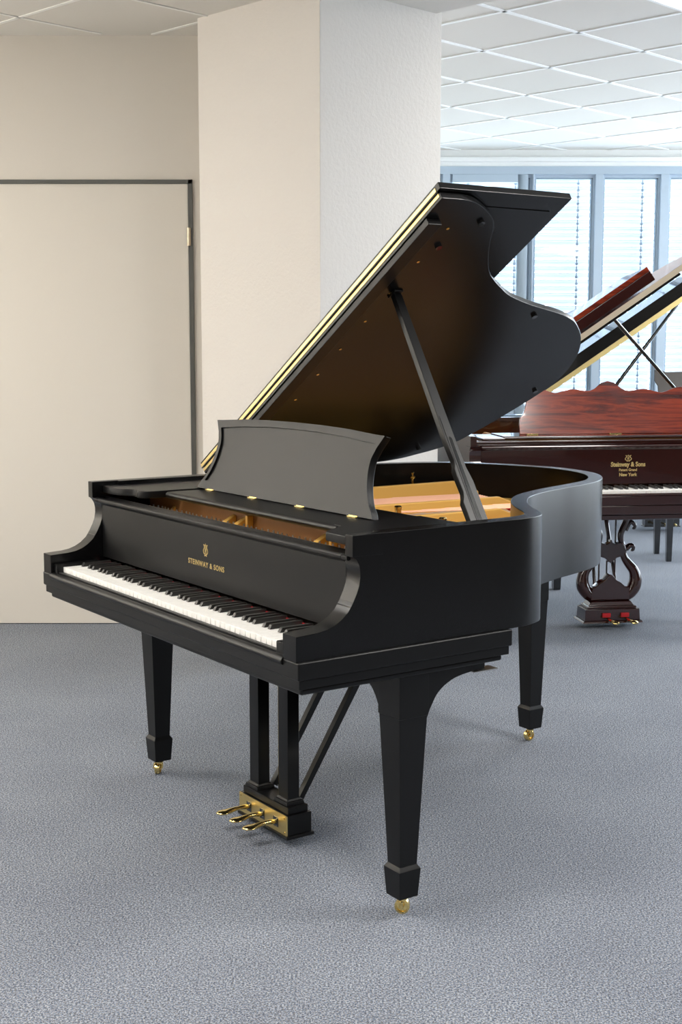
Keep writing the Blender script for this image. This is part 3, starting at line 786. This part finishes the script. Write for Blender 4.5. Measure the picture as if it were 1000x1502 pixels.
dl = hp([(590,52),(630,63),(650,80),(672,97),(710,108),(760,102),(800,98),(850,108),(895,119),(920,115),(950,105),(985,92),(1030,86),(1060,100),(1068,130),(1070,180),(1088,232),(1110,262),(1116,300),(1116,355)])
dr = [dl[0]] + catmull(dl[1:-2], 3) + dl[-2:]
dout = dr + [(-a, b_) for a, b_ in reversed(dr[1:])]
LEAN2 = radians(15)
def desk2(a, b_, d): return (.737 + a, .425 + b_*sin(LEAN2) + d*cos(LEAN2), .9625 + b_*cos(LEAN2) - d*sin(LEAN2))
MB().prism(dout, desk2, 0, .016).build('music_desk', MH, P, bevel=.003, segs=2)
for x in (.33, .752, 1.17):
    MB().box(x-.030, x+.030, .400, .4225, .9622, .9665).build('desk_hinge', M['brass'], P, bevel=.0008)
# lid: seen from above its plane, flap folded back on it
LA2 = radians(34)
LF = lid_fn(XI2, .980, LA2)
lid2 = MB().prism([(a*KW, b_) for a, b_ in lc], LF, 0, .022).build('lid', MH, P, bevel=.0025)
MB().prism([(.30, .580), (1.275, .580), (1.275, 1.02), (.30, 1.02)], lambda s, y, h: LF(s, y, h - (y-.58)*.10), .086, .112).build('lid_flap', MH, P, bevel=.0025)
MB().prism([(.30, .575), (1.275, .575), (1.275, .600), (.30, .600)], LF, .034, .0858).build('flap_moulding', MD, P, bevel=.002)
MB().prism([(.002, .570), (1.56, .570), (1.56, .573), (.002, .573)], LF, -.006, .0215).build('hinge_leaf', M['hinge_steel'], P)
MB().prism([(.002, .5735), (1.40, .5735), (1.40, .62), (.002, .62)], LF, -.020, -.0005).build('lid_batten', M['gloss'], lid2, bevel=.002)
a0, b0 = Vector(LF(1.00, .600, -.02)), Vector((1.405, .640, .90))
MB().tube([a0, b0], .009, 10).build('lid_prop', M['gloss'], P, smooth=True)

# ornate lyre
ly2 = MB()
ly2.frustum(.737, .40, .030, .310, .040, .300, .160, .150)
lyo = ly2.build('pedal_lyre', MD, P, bevel=.002)
LXc = .737
v = 1/2396.
def Lz(l): return [((x-460)*v, .030 + (1415-y)*v) for x, y in l]
MB().frustum(LXc, .40, .0402, .285, .098, .278, .135, .130).build('pedal_box', MD, lyo, bevel=.003)
MB().frustum(LXc, .40, .0982, .255, .112, .250, .115, .110).frustum(LXc, .40, .112, .235, .133, .205, .100, .080).build('box_cap', MD, lyo, bevel=.004)
def lyre_piece(name, pts, y0, y1, mirror=False, bev=.008, seg=3):
    s_ = -1 if mirror else 1
    m_ = MB(); m_.prism([(LXc + s_*a, b_) for a, b_ in pts], XZ(y0), 0, y1-y0)
    return m_.build(name, MD, lyo, bevel=bev, segs=seg, smooth=True)
mound = Lz([(700,1165),(560,1160),(460,1165),(360,1160),(220,1165),(235,1010),(290,990),(330,950),(385,920),(430,865),(460,848),(490,865),(535,920),(590,950),(630,990),(690,1010)])
lyre_piece('carved_mound', mound, .370, .430, bev=.006)
# swelling side arms as tapered tubes
armp = [(640,1150),(720,1090),(775,1010),(790,920),(765,820),(700,740),(650,670),(628,600),(640,540)]
rads = [.024,.031,.034,.031,.026,.022,.019,.017,.015]
for s_ in (-1, 1):
    pts = [(LXc + s_*a, .40, b_) for a, b_ in Lz(armp)]
    cp = catmull(pts, 5); rr = []
    for i in range(len(cp)):
        t = i/5; k = min(int(t), len(rads)-2); rr.append(rads[k] + (rads[k+1]-rads[k])*(t-k))
    MB().tube(cp, rr, 14).build('lyre_arm', MD, lyo, smooth=True)
    # hooked scrolls
    for hook in ([(655,560),(700,520),(740,520),(752,550),(745,572),(722,574)], [(640,330),(690,240),(730,240),(762,275),(756,308),(734,308)]):
        pts = [(LXc + s_*a, .40, b_) for a, b_ in Lz(hook)]
        cp = catmull(pts, 4); rr = [.016 - .011*i/(len(cp)-1) for i in range(len(cp))]
        MB().tube(cp, rr, 12).build('scroll', MD, lyo, smooth=True)
    neck = [(640,560),(600,470),(590,380),(620,300),(655,220),(655,120)]
    pts = [(LXc + s_*a, .40, b_) for a, b_ in Lz(neck)]
    cp = catmull(pts, 4); rr = [.014 + .004*i/(len(cp)-1) for i in range(len(cp))]
    cp.append((LXc + s_*.0815, .40, .5845)); rr.append(.020)
    MB().tube(cp, rr, 12).build('lyre_neck', MD, lyo, smooth=True)
heart = Lz([(460,720),(425,690),(385,655),(330,640),(290,610),(270,560),(300,500),(345,470),(400,490),(440,470),(452,440),(460,432),(468,440),(480,470),(520,490),(575,470),(620,500),(650,560),(630,610),(590,640),(535,655),(495,690)])
lyre_piece('carved_heart', heart, .378, .422, bev=.007)
for x, z in ((.697, .32), (.737, .32), (.779, .32)):
    MB().tube([(x, .440, .10), (x, .440, .5845)], .0045, 8).build('pedal_rod', MD, lyo, smooth=True)
for s_ in (-1, 1):
    MB().tube([(LXc + s_*.060, .43, .13), (LXc + s_*.034, .60, .5845)], [.008, .012], 10).build('lyre_brace', MD, lyo, smooth=True)
for x in (.712, .807):
    MB().box(x-.030, x+.012, .322, .3325, .058, .080).build('pedal_felt', M['felt'], lyo, bevel=.003)
    p_ = MB().tube([(x, .335, .052), (x, .300, .053), (x+.004, .268, .048), (x+.012, .235, .046), (x+.014, .225, .046)], [.008, .008, .014, .018, .008], 12)
    for w_ in p_.bm.verts: w_.co.z = .050 + (w_.co.z-.050)*.55
    p_.build('pedal', M['brass'], lyo, smooth=True)
MB().frustum(.775, 1.395, 0, .040, .45, .075).frustum(.775, 1.395, .45, .082, .6998, .082).build('leg', M['gloss'], P, bevel=.002)
square_leg(P, .120, .353, .5848, .090, MD, caster_rz=.3)
square_leg(P, 1.370, .353, .5848, .090, MD, caster_rz=.3)

# ================================================================== THE BLACK GRAND AT THE WINDOW
gp3 = empty('grand_piano', (1.70, 9.56, 0), radians(3), 'glossy black grand piano with raised lid by the window blinds, behind the rosewood grand', 'piano')
P = gp3; GB = M['gloss']
sc3 = .86
XI3 = -.19
K3 = (XO-XI3)/(XO-XI)
cv3 = [(XO-(XO-x)*K3, y*sc3) for x, y in CURVE_S]
rim_case(P, GB, curve=cv3, xi=XI3)
arms(P, GB, XI3)
MB().box(XI3-.01, W, 0, .60, .622, .7005).build('keybed', GB, P, bevel=.003)
MB().box(XI3+.056, XO-.056, .172, .20, .7006, .93).build('fallboard', GB, P, bevel=.003)
make_keys(P, KX0, KX1, skip=lambda i: i > 22)
ins3 = offset([(XO, .20)] + cv3 + [(XI, .20)], .052)
MB().prism([(max(XI+.05, min(XO-.05, a)), b_) for a, b_ in ins3], XY, .842, .860).build('cast_plate', M['gold'], P)
MB().box(.20, 1.27, .28, .50, .940, .958).build('music_shelf', GB, P, bevel=.003)
d3 = [(-.40, 0), (.40, 0), (.40, .255), (-.34, .235), (-.37, .250), (-.42, .255), (-.425, .17), (-.40, .13)]
MB().prism(d3, lambda a, b_, d: (1.10 + a, .40 + b_*.26 + d, .9585 + b_*.97), 0, .02).build('music_desk', mat('grey_brown_desk', rgb(52, 44, 38), .35), P, bevel=.002)
LF = lid_fn(XI3, .990, radians(34.5))
lc3 = [(s, y*sc3 + .08*(1-(y-.57)/1.15)) for s, y in lc]
MB().prism(lc3, LF, 0, .022).build('lid', GB, P, bevel=.002)
MB().prism([(0, .572), (1.48, .572), (1.48, .93), (0, .93)], LF, .070, .100).build('lid_flap', GB, P, bevel=.002)
MB().prism([(.0, .5735), (1.40, .5735), (1.40, .62), (.0, .62)], LF, -.020, -.0005).build('lid_batten', GB, P, bevel=.002)
MB().prism([(.002, .566), (1.46, .566), (1.46, .5715), (.002, .5715)], LF, -.024, .012).build('hinge_leaf', M['brass_brushed'], P)
MB().prism([(.002, .567), (1.46, .567), (1.46, .5715), (.002, .5715)], LF, .0125, .100).build('lid_edge', GB, P)
MB().tube([(.36, .95, .865), LF(1.58, .95, -.004)], .014, 10).build('lid_prop', GB, P, smooth=True)
l3 = MB(); l3.box(.600, .876, .345, .437, .030, .040)
lyo = l3.build('pedal_lyre', GB, P, bevel=.002)
MB().box(.606, .870, .351, .430, .0402, .100).build('pedal_box', GB, lyo, bevel=.002)
for x in (.66, .81): MB().box(x-.02, x+.02, .37, .41, .1002, .6218).build('lyre_post', GB, lyo, bevel=.002)
for x in (.664, .738, .812):
    MB().tube([(x, .350, .058), (x, .30, .062), (x, .26, .055), (x, .24, .055)], [.006, .006, .012, .006], 10).build('pedal', M['brass'], lyo, smooth=True)
for (x, y) in ((.09, .33), (1.38, .33)): square_leg(P, x, y, .6218, .080, GB, caster_rz=.3)
square_leg(P, .52, 1.36, .6998, .075, GB, caster_rz=.3)

# bench for it
bn = empty('piano_bench', (2.30, 8.70, 0), radians(1), 'black piano bench on straight tapered legs, under and behind the rosewood piano keyboard', 'bench')
for sx_ in (-.18, .18):
    for sy_ in (-.155, .155):
        MB().frustum(sx_, sy_, 0, .034, .42, .048).build('leg', GB, bn, bevel=.002)
MB().box(-.225, .225, -.20, .20, .42, .47).build('seat_frame', GB, bn, bevel=.003)
MB().box(-.220, .220, -.195, .195, .4705, .52).build('seat_cushion', mat('black_leather', (.02, .02, .02, 1), .5), bn, bevel=.018, segs=4)

# ================================================================== LIGHT
def lowcell(i, j):
    return gp(i + (si-math.floor(si)) + .5, j + (sj-math.floor(sj)) + .5)
n_l = 0
LABS = 'square recessed ceiling lamp, unseen and added to brighten the room'
spots = []
cells = [lowcell(i, j) for i in range(-24, 12) for j in range(-16, 16)]
cells = [p for p in cells if in_room(p, XL+.4, XR-.4, YN+.4, 5.9) and side(p) < -.45]
for (x, y, pw) in ((-2.6, 1.6, 26), (-2.9, 4.2, 26), (2.3, 3.3, 56), (3.4, 2.2, 40), (-1.4, 2.6, 50), (1.0, 1.2, 18), (-1.8, .2, 18), (3.6, .6, 16)):  # unseen lamps added where desk, keys, prop and pillar need light
    if pw == 0: continue
    p = min(cells, key=lambda c: (c[0]-x)**2 + (c[1]-y)**2); cells.remove(p)
    ceiling_lamp(p[0], p[1], ZL-.004, pw, LABS)
for (i, j), lab in (((.5, -1.5), 'lit square ceiling lamp at the top right corner of the photo'),):
    p = gp(i, j); ceiling_lamp(p[0], p[1], ZH-.006, 18, lab)
for (i, j) in ((3.5, -4.5), (6.5, -1.5), (6.5, -4.5)):  # more unseen lamps, added to brighten the pillar's right face
    p = gp(i, j)
    if in_room(p, XL+.5, XR-.5, YN+.5, YF-.5): ceiling_lamp(p[0], p[1], ZH-.006, 42, LABS)

w = bpy.data.worlds.new('sky'); SC.world = w; w.use_nodes = True
bg = w.node_tree.nodes['Background']; bg.inputs['Color'].default_value = (.81, .91, 1.0, 1); bg.inputs['Strength'].default_value = 8.8

# ================================================================== CAMERA
cd = bpy.data.cameras.new('camera'); co = bpy.data.objects.new('camera', cd); COL.objects.link(co)
co.location = (0, 0, CAM_H); co.rotation_euler = (pi/2 - PITCH, 0, 0)
cd.sensor_fit = 'VERTICAL'; cd.sensor_height = 36.0; cd.lens = FPX/1502*36.0; cd.clip_start = .05; cd.clip_end = 100
SC.camera = co
SC.view_settings.view_transform = 'Standard'; SC.view_settings.look = 'None'; SC.view_settings.gamma = 1.0
SC.view_settings.exposure = -0.08; SC.view_settings.use_curve_mapping = False
try:
    SC.cycles.use_denoising = True
    SC.cycles.max_bounces = 8; SC.cycles.diffuse_bounces = 5; SC.cycles.transparent_max_bounces = 8
    SC.cycles.caustics_reflective = False; SC.cycles.sample_clamp_indirect = 8
except Exception: pass
